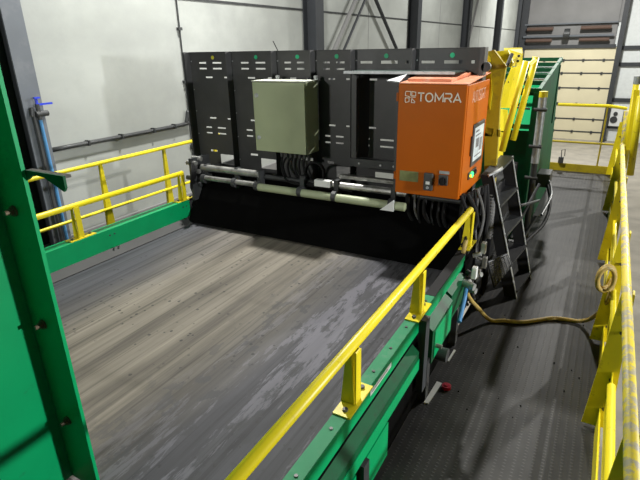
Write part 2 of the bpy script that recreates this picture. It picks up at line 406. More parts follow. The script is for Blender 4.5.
# left beam
lb = obj('side_beam', box(nb(), -3.72, -3.612, -1.5, 3.62, -1.635, -1.45, .004), GRN, t)
for y in (2.62, 2.67, 3.52, 3.57):
    bolt(t, (-3.615, y, -1.505), (1, 0, 0), .008, .008); 
for y in (2.62, 2.67, 3.52, 3.57):
    bolt(t, (-3.59, y, -1.625), (1, 0, .6), .008, .008)
obj('end_beam', box(nb(), -3.72, -3.61, 3.625, 4.3, -1.635, -1.45, .004), DKG, t)
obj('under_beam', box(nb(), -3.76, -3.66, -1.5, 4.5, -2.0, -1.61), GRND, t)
# right beam in two lengths: dusty top flange, green face, dark slot, lower sloped box
cuts = [(-1.5, 1.055), (1.06, 3.5)]
for y0, y1 in cuts:
    obj('top_flange', box(nb(), -.800, -.735, y0, min(y1, 2.70), -1.458, -1.45), GRNT, t, label='dusty pale top flange')
obj('top_flange', box(nb(), -.800, -.735, 2.705, 3.9, -1.458, -1.45), LAD, t)
obj('beam_face', box(nb(), -.742, -.734, -1.5, 3.45, -1.545, -1.4585), GRN, t)
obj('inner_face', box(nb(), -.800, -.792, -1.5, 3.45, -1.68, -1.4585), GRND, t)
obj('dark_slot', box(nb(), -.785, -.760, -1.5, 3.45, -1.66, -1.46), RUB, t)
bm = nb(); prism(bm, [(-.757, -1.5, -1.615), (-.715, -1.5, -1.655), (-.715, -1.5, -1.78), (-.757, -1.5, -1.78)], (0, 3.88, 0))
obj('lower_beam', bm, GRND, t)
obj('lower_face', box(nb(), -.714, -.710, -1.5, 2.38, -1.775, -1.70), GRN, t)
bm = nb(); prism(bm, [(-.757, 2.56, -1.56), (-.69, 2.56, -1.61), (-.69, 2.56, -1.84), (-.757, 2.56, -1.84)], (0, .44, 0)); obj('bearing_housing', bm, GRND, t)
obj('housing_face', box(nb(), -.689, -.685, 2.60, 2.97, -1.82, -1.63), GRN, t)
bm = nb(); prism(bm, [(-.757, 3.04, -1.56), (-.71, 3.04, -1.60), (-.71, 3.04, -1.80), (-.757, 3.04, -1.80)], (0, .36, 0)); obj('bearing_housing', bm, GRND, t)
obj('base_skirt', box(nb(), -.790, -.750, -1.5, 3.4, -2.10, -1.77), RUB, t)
for y in (.2, 2.44): obj('upright', box(nb(), -.732, -.69, y-.035, y+.035, -1.95, -1.46), COLD, t)
for y in (1.0, 1.62, 2.55, 3.25): obj('leg', box(nb(), -.78, -.70, y-.03, y+.03, WALK, -1.80), DKG, t)
for y0, y1 in ((.3, .95), (1.05, 1.56), (1.68, 1.95)):
    obj('bottom_panel', box(nb(), -.735, -.725, y0, y1, -2.05, -1.83), GRN, t)
obj('return_cover', box(nb(), -3.6, -.80, -1.5, 4.45, -2.05, -1.78), RUB, t)
bm = nb(); cyl(bm, (-.70, 2.72, -1.86), (-.63, 2.72, -1.86), .045, 20); obj('roller_end', bm, DKG, t)
bm = nb(); cyl(bm, (-.70, 2.62, -1.74), (-.645, 2.62, -1.74), .014, 12); obj('adjuster_screw', bm, STL, t)
for y in (.62, .86, 1.13, 1.40, 1.83, 2.05, 2.28, 2.62):
    bolt(t, (-.765, y, -1.45), (0, 0, 1), .008, .005, BLK)
sn = obj('label_strip', box(nb(), -.7335, -.732, 1.72, 1.98, -1.505, -1.478), WPL, t)
sub('print_line', box(nb(), -.7319, -.7312, 1.74, 1.93, -1.494, -1.489), GREYP, sn)
bm = nb(); cyl(bm, (-3.62, 4.45, -1.86), (-.80, 4.45, -1.86), .17, 24); obj('head_pulley', bm, RUB, t)
for x in (-3.70, -.86):
    for y in (-1.0, 1.3, 3.6): obj('support_leg', box(nb(), x-.05, x+.05, y-.05, y+.05, FLOOR, -2.0), GRND, t)

# low rails bolted on the beams
def low_rail(x, y0, y1, posts, label, sgn):
    t = thing('guard_rail', (x, (y0+y1)/2, -1.45), label, 'guard rail')
    bm = nb(); tube(bm, [(x, y0, -1.175), (x, y1, -1.175)], .0235, 14, smooth=False); obj('top_rail', bm, YEL, t, smooth=True)
    for y in posts:
        bm = nb(); z0, z1 = -1.443, -1.182
        box(bm, x-.004, x+.034, y+.012, y+.018, z0, z1)
        box(bm, x+.030, x+.036, y-.03, y+.018, z0, z1)
        prism(bm, [(x-.035, y-.035, z0), (x+.03, y-.035, z0), (x+.012, y-.03, z1), (x-.012, y-.03, z1)], (0, .006, 0))
        p = obj('post', bm, YEL, t)
        bm = nb(); box(bm, x-.032, x+.050, y-.12, y+.12, -1.449, -1.442); b = obj('base_plate', bm, YEL, t)
        for dy in (-.085, .085):
            bm = nb(); cyl(bm, (x+.012, y+dy, -1.443), (x+.012, y+dy, -1.430), .012, 6); sub('bolt', bm, BLK, b)
    return t
low_rail(-.770, .2, 3.66, (.55, 1.60, 2.47, 3.63), 'low yellow rail bolted on the near right green conveyor beam', 1)
low_rail(-3.665, .6, 3.62, (1.2, 2.38, 3.59), 'low yellow rail bolted on the far left green conveyor beam', 1)

# ------------------------------------------------------------------ sorter: row of black slotted panels
def holed(bm, x0, x1, z0, z1, y0, y1, holes):
    xs = sorted({x0, x1}|{h[0] for h in holes}|{h[1] for h in holes}); zs = sorted({z0, z1}|{h[2] for h in holes}|{h[3] for h in holes})
    for a, b in zip(xs, xs[1:]):
        run = None
        for c, d in zip(zs, zs[1:]):
            mx, mz = (a+b)/2, (c+d)/2
            if any(h[0] < mx < h[1] and h[2] < mz < h[3] for h in holes):
                if run: box(bm, a, b, y0, y1, run[0], run[1]); run = None
            else: run = (run[0], d) if run else (c, d)
        if run: box(bm, a, b, y0, y1, run[0], run[1])
    return bm
YP = 4.12
t = thing('slotted_guard', (-2.3, YP, -1.66), 'row of tall black slotted panels standing across the conveyor', 'machine guard')
edges = [190, 231, 276, 314.5, 354.5, 415, 482]
XS = [at(p, 60, YP).x for p in edges]
tops = [-.03]*6
for i in range(6):
    x0, x1 = XS[i]+.004, XS[i+1]-.012
    wv = x1-x0
    H = []
    def hl(fx0, fx1, z, h=.0075): H.append((x0+fx0*wv, x0+fx1*wv, z-h, z+h))
    if i < 4:
        for z in (-.135, -.190): hl(.22, .40, z); hl(.56, .78, z)
        hl(.36, .53, -.275); hl(.82, .91, -.275)
        hl(.36, .53, -.685); hl(.82, .91, -.685)
        for z in (-.785, -.845): hl(.24, .39, z); hl(.54, .75, z)
        hl(.30, .48, -1.035, .010)
        if i in (0, 1, 3): H.append((x0+.55*wv, x0+.97*wv, -1.17, -1.065))
    else:
        hl(.10, .31, -.135, .010); hl(.46, .74, -.135, .012); hl(.87, .92, -.135, .012)
        if i == 4:
            for z in (-.275, -.685): hl(.22, .40, z)
            for z in (-.785, -.845): hl(.10, .28, z); hl(.48, .72, z)
            H.append((x0+.40*wv, x0+.98*wv, -1.17, -1.08))
    bm = nb(); holed(bm, x0, x1, -1.28, -.03, YP, YP+.004, H)
    p = obj('panel', bm, BLK, t)
    sub('panel_flange', box(nb(), x0-.004, x0, YP-.085, YP+.004, -1.28, -.03), BLK, p)
    sub('top_lip', box(nb(), x0, x1, YP-.02, YP, -.034, -.03), BLK, p)
    bm = nb(); cx = x0+.58*wv if i != 4 else x0+.55*wv
    cyl(bm, (cx, YP-.001, -.085), (cx, YP-.004, -.085), .019, 20); sub('round_sticker', bm, SYL if i == 0 else SGR, p)
    for z in (-.12, -.40, -.62, -.86, -1.1):
        bm = nb(); cyl(bm, (x0+.015, YP, z), (x0+.015, YP-.006, z), .006, 6); sub('rivet', bm, GAL, p)
obj('end_post', box(nb(), XS[0]-.012, XS[0]-.005, YP-.09, YP+.05, -1.66, -.03), DKG, t)
obj('end_post', box(nb(), XS[6]-.006, XS[6]+.03, YP-.06, YP+.05, -1.66, -.03), BLK, t)
bm = nb(); cyl(bm, (XS[6]+.045, 4.06, -.17), (XS[6]+.045, 4.10, -.17), .035, 18); obj('hinge_disc', bm, DKG, t)
# black hood and rubber curtain below; its forward slope stands in for belt shadow
t = thing('sorter_hood', (-2.3, 4.2, -1.67), 'black hood and rubber curtain sloped in place of belt shadow below the slotted panels', 'machine hood')
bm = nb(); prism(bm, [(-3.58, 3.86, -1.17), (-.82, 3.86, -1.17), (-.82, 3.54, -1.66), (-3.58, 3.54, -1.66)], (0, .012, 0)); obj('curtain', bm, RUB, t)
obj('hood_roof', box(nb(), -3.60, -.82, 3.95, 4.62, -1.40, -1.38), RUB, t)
obj('side_cheek', box(nb(), -3.60, -3.57, 3.80, 4.62, -1.66, -1.17), DKG, t)
obj('side_cheek', box(nb(), -.82, -.79, 3.80, 4.62, -1.66, -1.17), DKG, t)

t = thing('drive_cover', (-.72, 4.7, WALK), 'black machine cover standing on the floor behind the ladder', 'machine cover')
obj('cover_body', box(nb(), -.80, -.70, 4.30, 5.40, WALK, -1.15, .01), LAD, t)
obj('cover_body', box(nb(), -.80, -.74, 3.95, 4.29, WALK, -1.30, .01), LAD, t)
for z in (-1.35, -1.6, -1.85):
    obj('cover_rib', box(nb(), -.70, -.69, 4.35, 5.35, z-.01, z+.01), DKG, t)

# pipes across the front
t = thing('pipe_bridge', (-2.4, 3.7, -1.28), 'pair of steel pipes with clamps crossing above the belt under the panels', 'pipes')
def hp(name, x0, x1, y, z, r, m):
    bm = nb(); cyl(bm, (x0, y, z), (x1, y, z), r, 20); return obj(name, bm, m, t, smooth=False)
hp('pipe', -3.50, -2.78, 3.74, -1.125, .034, STL)
hp('pipe', -3.42, -2.78, 3.69, -1.215, .026, STL)
hp('pipe', -2.80, -1.30, 3.69, -1.235, .036, CAB)
hp('pipe', -2.06, -1.30, 3.76, -1.14, .03, STL)
hp('pipe', -2.80, -.86, 3.80, -1.16, .025, DKG)
for x in (-3.44, -3.05, -2.78, -2.30, -1.95, -1.42):
    bm = nb(); cyl(bm, (x-.02, 3.69, -1.225), (x+.02, 3.69, -1.225), .046, 16); box(bm, x-.02, x+.02, 3.72, 3.79, -1.28, -1.09); obj('clamp', bm, DKG, t)
obj('sensor_block', box(nb(), -2.16, -2.0, 3.70, 3.76, -1.16, -1.10, .006), WPL, t)
bm = nb(); prism(bm, [(-1.50, 3.64, -1.27), (-1.38, 3.64, -1.27), (-1.38, 3.64, -1.17)], (0, .01, 0)); obj('corner_plate', bm, WPL, t)
obj('air_duct', box(nb(), -1.98, -1.38, 3.84, 3.90, -1.10, -1.07), STL, t)
t = thing('pipe_end_bracket', (-3.52, 3.72, -1.45), 'dark bracket with fittings at the left end of the steel pipes', 'bracket')
obj('plate', box(nb(), -3.56, -3.535, 3.62, 3.90, -1.45, -1.02), DKG, t)
for (y, z) in ((3.66, -1.07), (3.74, -1.04), (3.70, -1.16), (3.64, -1.22), (3.78, -1.2), (3.71, -1.30)):
    bm = nb(); cyl(bm, (-3.62, y, z), (-3.50, y, z), .024, 10); obj('fitting', bm, STL if z > -1.2 else DKG, t)
for k in range(4):
    bm = nb(); tube(bm, [(-3.52, 3.62+.03*k, -1.06), (-3.48, 3.56+.02*k, -1.16), (-3.55, 3.60+.02*k, -1.30), (-3.58, 3.66+.03*k, -1.40)], .008, 6); obj('short_hose', bm, CBL, t)

# middle open frame in front of panel five
t = thing('scanner_frame', (-1.45, 3.95, -.95), 'dark green open frame between the black panels and the orange cabinet', 'frame')
obj('top_tray', box(nb(), -1.90, -1.0, 3.78, 4.10, -.205, -.195), mat('tray_green', (.03, .06, .05), .4), t)
obj('tray_lip', box(nb(), -1.90, -1.0, 3.772, 3.78, -.21, -.19), GAL, t)
bm = nb(); prism(bm, [(-1.47, 3.64, -.255), (-1.355, 3.60, -.262), (-1.355, 3.76, -.215)], (0, 0, .008)); obj('tray_tongue', bm, GAL, t)
obj('upright', box(nb(), -1.89, -1.845, 3.90, 3.96, -.95, -.205), BLK, t)
obj('upright', box(nb(), -1.43, -1.385, 3.90, 3.96, -.95, -.205), BLK, t)
obj('bottom_bar', box(nb(), -1.89, -1.385, 3.88, 3.96, -.99, -.92), DKG, t)
bm = nb(); prism(bm, [(-1.845, 3.96, -.95), (-1.80, 4.06, -.95), (-1.80, 4.06, -.205), (-1.845, 3.96, -.205)], (.006, 0, 0)); obj('inner_jamb', bm, COLD, t)
for x in (-1.80, -1.60, -1.48):
    bm = nb(); cyl(bm, (x, 3.88, -.955), (x, 3.868, -.955), .01, 6); obj('screw', bm, GAL, t)

# grey-green control cabinet
gx0, gx1, gy0, gy1, gz0, gz1 = -2.845, -2.29, 3.80, 4.03, -.915, -.285
t = thing('control_cabinet', (-2.57, 3.95, -.92), 'grey-green wall cabinet mounted on the black panels', 'cabinet')
bd = obj('body', box(nb(), gx0, gx1, gy0+.02, gy1, gz0, gz1, .004), CAB, t)
dr = obj('door', box(nb(), gx0+.002, gx1-.002, gy0, gy0+.018, gz0+.004, gz1-.004, .004), CAB, t)
for z in (gz0+.13, gz1-.12):
    bm = nb(); cyl(bm, (gx0+.045, gy0, z), (gx0+.045, gy0-.012, z), .019, 16); box(bm, gx0+.035, gx0+.055, gy0-.022, gy0-.01, z-.012, z+.012); sub('latch', bm, GAL, dr)
obj('rain_cap', box(nb(), gx0-.004, gx1+.004, gy0-.004, gy1+.004, gz1, gz1+.008), CABT, t, label='pale top')
for x in (-2.72, -2.31): obj('hanger_strap', box(nb(), x-.02, x+.02, 4.035, 4.045, gz0+.1, gz1+.04), GAL, t)
for x in (-2.72, -2.31):
    bm = nb(); cyl(bm, (x, 4.03, gz1+.03), (x, 4.02, gz1+.03), .014, 10); obj('hanger_bolt', bm, GAL, t)
t = thing('cabinet_bracket', (-2.5, 3.95, -1.2), 'black bracket carrying cable glands beneath the grey-green cabinet', 'bracket')
obj('back_plate', box(nb(), -2.66, -2.34, 3.98, 4.0, -1.2, -.92), BLK, t)
for k in range(6):
    x = -2.62+.05*k
    bm = nb(); cyl(bm, (x, 3.9, -.97), (x, 3.9, -.917), .016, 10); obj('cable_gland', bm, BLK, t)
for k in range(3): obj('terminal', box(nb(), -2.47+.06*k, -2.44+.06*k, 3.965, 3.978, -1.0, -.975), WPL, t)

for k in range(6):
    r = random.Random(k+30); x = -2.62+.05*k
    bm = nb(); tube(bm, [(x, 3.9, -.97), (x+r.uniform(-.02, .04), 3.86, -1.05), (x+.06+r.uniform(0, .06), 3.80, -1.13-.02*(k % 3)), (x+.16+.05*k, 3.76, -1.17), (x+.3+.05*k, 3.78, -1.19)], .010, 8)
    tag(obj('cable', bm, CBL), 'black cable curving from under the grey-green cabinet to the pipes', 'cable', 'cables under the grey-green cabinet')
bm = nb()
for q in range(3):
    tube(bm, [(-2.23+.10*math.cos(a*math.pi/8), 3.83+.012*q, -1.08+.10*math.sin(a*math.pi/8)) for a in range(17)], .010, 8, smooth=False)
tag(obj('cable_coil', bm, CBL), 'coiled black cable hanging right of the grey-green cabinet bracket', 'cable')

# orange cabinet
ox0, ox1, oy0, oy1, oz0, oz1 = -1.352, -.848, 3.58, 4.30, -1.085, -.268
t = thing('sorter_cabinet', (-1.11, 3.94, oz0), 'orange control cabinet with a maker name and a small touch screen', 'cabinet')
obj('body', box(nb(), ox0+.006, ox1, oy0+.03, oy1, oz0, oz1, .005), ORG, t)
dr = obj('door', box(nb(), ox0, ox1-.004, oy0, oy0+.027, oz0, oz1+.002, .006), ORG, t)
bm = nb(); prism(bm, [(ox0+.006, oy0+.0, oz1+.003), (ox1, oy0, oz1+.003), (ox1, oy1, oz1+.045), (ox0+.006, oy1, oz1+.045)], (0, 0, .006)); obj('roof_plate', bm, ORGT, t, label='salmon roof plate with the lit tone in its colour')
bm = nb(); prism(bm, [(ox0+.04, oy0+.08, oz1+.013), (ox1-.14, oy0+.08, oz1+.013), (ox1-.10, oy1-.08, oz1+.048), (ox0+.04, oy1-.08, oz1+.048)], (0, 0, .02)); obj('roof_hatch', bm, ORGT, t)
for z in (-.36, -.95): obj('hinge', box(nb(), ox0-.016, ox0, oy0+.004, oy0+.03, z-.03, z+.03), ORG, t)
obj('side_rail', box(nb(), ox0-.03, ox0-.004, oy0+.035, oy0+.12, oz0, oz1-.03), BLK, t)
# lettering on the door, drawn as strokes
def ribbon(bm, pts, wd, org, ux, uz, dep):
    P = [Vector(p) for p in pts]; n = len(P); closed = (P[0]-P[-1]).length < 1e-6
    L_, R2 = [], []
    for i in range(n):
        if closed: a, c = P[i-1] if i else P[-2], P[i+1] if i < n-1 else P[1]
        else: a, c = P[max(i-1, 0)], P[min(i+1, n-1)]
        d1 = (P[i]-a).normalized() if (P[i]-a).length > 1e-9 else (c-P[i]).normalized()
        d2 = (c-P[i]).normalized() if (c-P[i]).length > 1e-9 else d1
        n1 = Vector((-d1.y, d1.x)); n2 = Vector((-d2.y, d2.x)); m = (n1+n2)
        m = m.normalized() if m.length > .2 else n1
        k = wd/2/max(m.dot(n1), .45)
        L_.append(P[i]+m*k); R2.append(P[i]-m*k)
    w3 = lambda v: Vector(org)+Vector(ux)*v.x+Vector(uz)*v.y
    for i in range(n-1):
        prism(bm, [w3(L_[i]), w3(L_[i+1]), w3(R2[i+1]), w3(R2[i])], dep)
def letters(word):
    G = {'T': ([[(0, 1), (1.0, 1)], [(.5, 1), (.5, 0)]], 1.0),
         'O': ([[(.5+.5*math.cos(a*math.pi/8)*1.1, .5+.5*math.sin(a*math.pi/8)) for a in range(17)]], 1.15),
         'M': ([[(0, 0), (0, 1), (.6, .25), (1.2, 1), (1.2, 0)]], 1.2),
         'R': ([[(0, 0), (0, .45), (.8, .45), (.98, .62), (.98, .85), (.8, 1), (0, 1)], [(.55, .43), (1.0, 0)]], 1.0),
         'A': ([[(0, 0), (.55, 1), (1.1, 0)], [(.25, .3), (.85, .3)]], 1.1),
         'U': ([[(0, 1), (0, .25), (.2, 0), (.7, 0), (.9, .25), (.9, 1)]], .9),
         'S': ([[(.9, 1), (.15, 1), (0, .75), (.15, .52), (.75, .48), (.9, .25), (.75, 0), (0, 0)]], .9)}
    out = []; x = 0
    for ch in word:
        st, wd = G[ch]
        for s in st: out.append([(x+p[0], p[1]) for p in s])
        x += wd+.28
    return out, x-.28
hz = .058
st, wd = letters('TOMRA')
org = (ox0+.150, oy0-.0005, -.385)
bm = nb()
sx_ = .312/wd
for s in st: ribbon(bm, [(p[0]*sx_, p[1]*hz) for p in s], .009, org, (1, 0, 0), (0, 0, 1), (0, -.0015, 0))
sub('maker_name', bm, LET, dr, label='pale TOMRA lettering')
bm = nb(); o2 = (ox0+.055, oy0-.0005, -.396)
q = .078
for s in ([(.05, 1), (.5, 1), (.5, .62)], [(.05, 1), (0, .9), (0, .62), (.35, .55), (.5, .45)], [(.62, .62), (.62, 1), (1, .95), (1, .62), (.62, .62)],
          [(0, .42), (.38, .42), (.38, .08), (.06, 0), (0, .1), (0, .42)], [(.55, .5), (1, .5)], [(.62, .40), (.98, .05)], [(.62, .40), (.62, .0), (.95, .0)]):
    ribbon(bm, [(p[0]*q, p[1]*q) for p in s], .005, o2, (1, 0, 0), (0, 0, 1), (0, -.0015, 0))
sub('maker_emblem', bm, LET, dr, label='pale geometric emblem')
sub('info_label', box(nb(), ox0+.035, ox0+.185, oy0-.0015, oy0, -.985, -.905), GLB, dr, label='faded greenish label')
so = obj('power_socket', box(nb(), ox0+.235, ox0+.305, oy0-.03, oy0, -1.035, -.90, .008), BLK, t)
sub('socket_tag', box(nb(), ox0+.255, ox0+.285, oy0-.0325, oy0-.03, -.985, -.962), WPL, so)
bm = nb(); cyl(bm, (ox0+.27, oy0-.035, -1.01), (ox0+.27, oy0-.03, -1.01), .011, 12); sub('socket_screw', bm, GAL, so)
sw = obj('rotary_switch', box(nb(), ox0+.345, ox0+.415, oy0-.016, oy0, -.985, -.905, .006), BLK, t)
bm = nb(); cyl(bm, (ox0+.38, oy0-.016, -.95), (ox0+.38, oy0-.03, -.95), .028, 20); box(bm, ox0+.37, ox0+.39, oy0-.045, oy0-.03, -.978, -.922); sub('switch_knob', bm, CBL, sw)
sub('switch_plate', box(nb(), ox0+.345, ox0+.42, oy0-.003, oy0, -.90, -.878), GAL, sw)
# side lettering and screen on the right face (x = ox1)
st, wd = letters('AUTOSORT')
bm = nb(); sx_ = .42/wd
for s in st: ribbon(bm, [(p[0]*sx_, p[1]*.075) for p in s], .0085, (ox1, oy0+.16, -.40), (0, 1, 0), (0, 0, 1), (.0015, 0, 0))
obj('model_lettering', bm, LETF, t, label='faded pale side lettering')
pn = obj('screen_bezel', box(nb(), ox1, ox1+.009, oy0+.26, oy0+.63, -.895, -.57, .005), BLK, t)
sub('screen', box(nb(), ox1+.0092, ox1+.0102, oy0+.30, oy0+.60, -.86, -.60), SCR, pn, label='lit pale screen')
bm = nb()
for (y0, y1, z0, z1) in ((.33, .44, -.64, -.625), (.33, .50, -.67, -.66), (.36, .46, -.76, -.69), (.48, .57, -.80, -.70), (.33, .55, -.83, -.82)):
    box(bm, ox1+.0103, ox1+.0108, oy0+y0, oy0+y1, z0, z1)
sub('screen_graphics', bm, GREYP, pn)
obj('bezel_grip', box(nb(), ox1, ox1+.016, oy0+.215, oy0+.25, -.80, -.65, .004), BLK, t)
bp = obj('button_panel', box(nb(), ox1, ox1+.010, oy0+.22, oy0+.47, -.985, -.93, .003), BLK, t)
for y, m, r in ((.255, LEDY, .011), (.305, LED, .022), (.37, CBL, .018), (.42, CBL, .018)):
    bm = nb(); cyl(bm, (ox1+.010, oy0+y, -.958), (ox1+.022, oy0+y, -.958), r, 14); sub('push_button', bm, m, bp)

# ------------------------------------------------------------------ yellow access frame and ladder
t = thing('access_frame', (-.8, 4.6, -1.35), 'yellow steel arm with plates rising between orange cabinet and green hopper', 'frame')
Y0 = 4.42
bm = nb(); prism(bm, [at(*p, Y0) for p in ((484.5, 52), (494, 50), (506, 66), (500, 102), (498, 140), (494, 196), (484, 197), (485, 100))], (0, .05, 0)); obj('main_arm', bm, YOLD, t, label='olive-yellow arm')
bm = nb(); prism(bm, [at(*p, Y0-.02) for p in ((485, 54), (490, 57), (492, 95), (490, 110), (485, 90))], (0, .015, 0)); obj('edge_plate', bm, YEL, t)
bm = nb(); prism(bm, [at(px, py, 4.55+.35*(px-505+.27*(py-88))/14) for px, py in ((511, 68), (521, 65), (516, 90), (511, 108), (500, 108), (503, 88))], (0, .012, 0)); obj('upper_plate', bm, YEL, t)
bm = nb(); prism(bm, [at(500, 109, 4.46), at(508, 110, 4.75), at(506, 131, 4.75), at(500, 131, 4.50)], (0, .012, 0)); obj('middle_plate', bm, YEL, t)
bm = nb(); prism(bm, [at(496, 131, 4.47), at(504, 133, 4.75), at(502, 168, 4.75), at(494, 172, 4.47)], (0, .012, 0)); obj('lower_plate', bm, YEL, t)
bm = nb(); prism(bm, [at(*p, 4.56) for p in ((491, 52), (508, 50), (513, 63), (511, 68), (503, 64))], (0, .05, 0)); obj('knuckle_plate', bm, YEL, t)
bm = nb(); prism(bm, [at(504, 48, 4.62), at(522, 47.5, 5.05), at(523, 54, 5.05), at(521, 66, 5.05), at(513, 66, 4.84), at(511, 55, 4.79), at(504, 52, 4.62)], (0, .012, 0)); obj('top_bracket', bm, YEL, t)
for p in ((519, 56), (518, 61)):
    bm = nb(); a = at(*p, 4.795); cyl(bm, a, a+Vector((0, -.012, 0)), .012, 8); obj('bolt', bm, BLK, t)
for p in ((505, 82), (508, 82), (502, 118), (502, 122), (500, 118)):
    bm = nb(); a = at(*p, 4.595); cyl(bm, a, a+Vector((0, -.01, 0)), .009, 8); obj('bolt', bm, BLK, t)
for p in ((487, 178), (489, 192)):
    bm = nb(); a = at(*p, 4.42); cyl(bm, a, a+Vector((0, -.012, 0)), .011, 8); obj('bolt', bm, BLK, t)
bm = nb(); tube(bm, [at(526, 61, 4.30), at(502, 151, 4.30)], .026, 14, smooth=False); obj('grab_tube', bm, YEL, t, smooth=True)
bm = nb(); tube(bm, [at(536, 57, 4.85), at(513, 140, 4.85)], .027, 14, smooth=False); obj('grab_tube', bm, YEL, t, smooth=True)
bm = nb(); tube(bm, [at(528, 66, 4.32), at(535, 60, 4.85)], .018, 10, smooth=False); obj('tie_tube', bm, YEL, t)
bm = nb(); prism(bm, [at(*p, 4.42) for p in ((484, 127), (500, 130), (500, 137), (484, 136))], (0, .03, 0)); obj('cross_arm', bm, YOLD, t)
bm = nb(); cyl(bm, at(481, 53, 4.3), at(486, 52, 4.3), .03, 14); obj('pivot', bm, DKG, t)
bm = nb(); cyl(bm, at(512, 54, 4.56), at(507, 66, 4.5), .016, 10); obj('lever', bm, BLK, t)

t = thing('step_ladder', (-.5, 4.4, WALK), 'steep dark metal ladder leaning on the machine beside the walkway', 'ladder')
A0, A1 = Vector((-.455, 4.20, WALK)), Vector((-.765, 4.20, -1.03))
B0, B1 = Vector((-.40, 4.66, WALK)), Vector((-.70, 4.66, -.95))
for a, b in ((A0, A1), (B0, B1)):
    bm = nb(); prism(bm, [a+Vector((-.065, 0, 0)), a+Vector((.035, 0, 0)), b+Vector((.035, 0, 0)), b+Vector((-.065, 0, 0))], (0, .022, 0)); r = obj('side_rail', bm, LAD, t)
    bm = nb(); prism(bm, [a+Vector((.034, -.004, 0)), a+Vector((.040, -.004, 0)), b+Vector((.040, -.004, 0)), b+Vector((.034, -.004, 0))], (0, .03, 0)); sub('rail_edge', bm, GAL, r)
for k in range(5):
    f = .04+.235*k
    a = A0.lerp(A1, f); b = B0.lerp(B1, f)
    bm = nb(); prism(bm, [a+Vector((-.07, .02, 0)), a+Vector((.045, .02, 0)), b+Vector((.045, 0, 0)), b+Vector((-.07, 0, 0))], (0, 0, .022)); obj('tread', bm, DKG if k > 1 else LAD, t)
bm = nb(); tube(bm, [at(488, 176, 4.2), at(500, 170, 4.35), at(506, 163, 4.6), at(511, 158, 4.7)], .014, 8); obj('top_hoop', bm, GAL, t)

# ------------------------------------------------------------------ green hopper behind
t = thing('green_hopper', (-1.0, 6.3, WALK), 'large green steel hopper with ribbed roof behind the yellow arm', 'hopper')
hx0, hx1 = -1.55, -.60
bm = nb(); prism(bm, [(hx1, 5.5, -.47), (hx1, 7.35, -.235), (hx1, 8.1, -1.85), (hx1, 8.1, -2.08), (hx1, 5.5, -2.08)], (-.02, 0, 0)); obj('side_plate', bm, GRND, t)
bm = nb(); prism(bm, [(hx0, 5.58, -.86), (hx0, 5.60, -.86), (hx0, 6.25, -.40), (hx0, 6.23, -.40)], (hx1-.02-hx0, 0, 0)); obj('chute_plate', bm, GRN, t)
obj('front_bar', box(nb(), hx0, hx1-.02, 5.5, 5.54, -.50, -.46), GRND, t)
obj('recess_plate', box(nb(), hx0, hx1-.02, 5.60, 5.62, -2.08, -.80), GRND, t)  # darker green puts the shade of the recess into the colour
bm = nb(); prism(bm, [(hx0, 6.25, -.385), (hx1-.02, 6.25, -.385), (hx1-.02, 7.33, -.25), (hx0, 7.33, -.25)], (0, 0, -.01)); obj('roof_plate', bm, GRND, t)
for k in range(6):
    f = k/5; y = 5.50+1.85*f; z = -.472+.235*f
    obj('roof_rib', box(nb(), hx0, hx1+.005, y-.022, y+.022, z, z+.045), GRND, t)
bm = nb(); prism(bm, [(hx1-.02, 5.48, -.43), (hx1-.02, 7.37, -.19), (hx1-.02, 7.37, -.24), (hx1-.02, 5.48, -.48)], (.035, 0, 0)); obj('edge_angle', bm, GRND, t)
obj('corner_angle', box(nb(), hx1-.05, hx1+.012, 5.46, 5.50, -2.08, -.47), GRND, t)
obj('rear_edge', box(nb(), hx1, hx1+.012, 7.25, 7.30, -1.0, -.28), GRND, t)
bm = nb(); tube(bm, [(-.66, 5.42, -.62), (-.9, 5.42, -.60), (-1.5, 5.42, -.60)], .012, 6, smooth=False); obj('front_pipe', bm, DKG, t)
for y in (5.65, 6.2, 6.8): obj('foot', box(nb(), -.66, -.60, y-.04, y+.04, WALK+.0, WALK+.02), DKG, t)
t = thing('hinge_post', (-.54, 5.40, WALK), 'grey steel post with a yellow cap on the front corner of the green hopper', 'post')
bm = nb(); cyl(bm, (-.555, 5.42, -.505), (-.545, 5.40, -1.15), .038, 18); obj('tube', bm, GAL, t, smooth=False)
bm = nb(); cyl(bm, (-.556, 5.42, -.45), (-.555, 5.42, -.505), .040, 18); obj('cap', bm, YEL, t, label='yellow cap')
bm = nb(); cyl(bm, (-.545, 5.40, -1.15), (-.53, 5.38, WALK), .03, 14); obj('lower_tube', bm, DKG, t)
for z in (-.62, -.98, -1.3):
    bm = nb(); cyl(bm, (-.62, 5.38, z), (-.50, 5.38, z), .018, 10); obj('pin', bm, DKG, t)
t = thing('motor_box', (-.47, 5.9, -1.35), 'small black box with a bar on the side of the green hopper', 'machine box')
obj('box_body', box(nb(), -.585, -.44, 6.2, 6.5, -1.60, -1.44, .01), BLK, t)
bm = nb(); tube(bm, [(-.46, 6.25, -1.50), (-.38, 5.9, -1.60), (-.42, 5.5, -1.72)], .014, 8); obj('bar', bm, DKG, t)
bm = nb(); tube(bm, [(-.46, 6.22, -1.56), (-.38, 5.9, -1.68), (-.38, 5.5, -1.80), (-.48, 5.0, -1.85), (-.55, 4.8, -1.9)], .018, 8)
tag(obj('black_hose', bm, CBL), 'black hose curving down from the black box towards the ladder', 'hose')
for k, (lab, pts) in enumerate((('grey bar crossing low between the ladder and the grey post', [(-.55, 4.75, -1.42), (-.45, 5.35, -1.52)]),
        ('second grey bar slanting behind the lower ladder steps', [(-.60, 4.75, -1.75), (-.47, 5.35, -1.35)]),
        ('lowest grey bar slanting near the floor behind the ladder', [(-.62, 4.80, -2.09), (-.45, 5.3, -1.68)]))):
    bm = nb(); tube(bm, pts, .014, 8, smooth=False); tag(obj('brace_bar', bm, DKG), lab, 'bar')

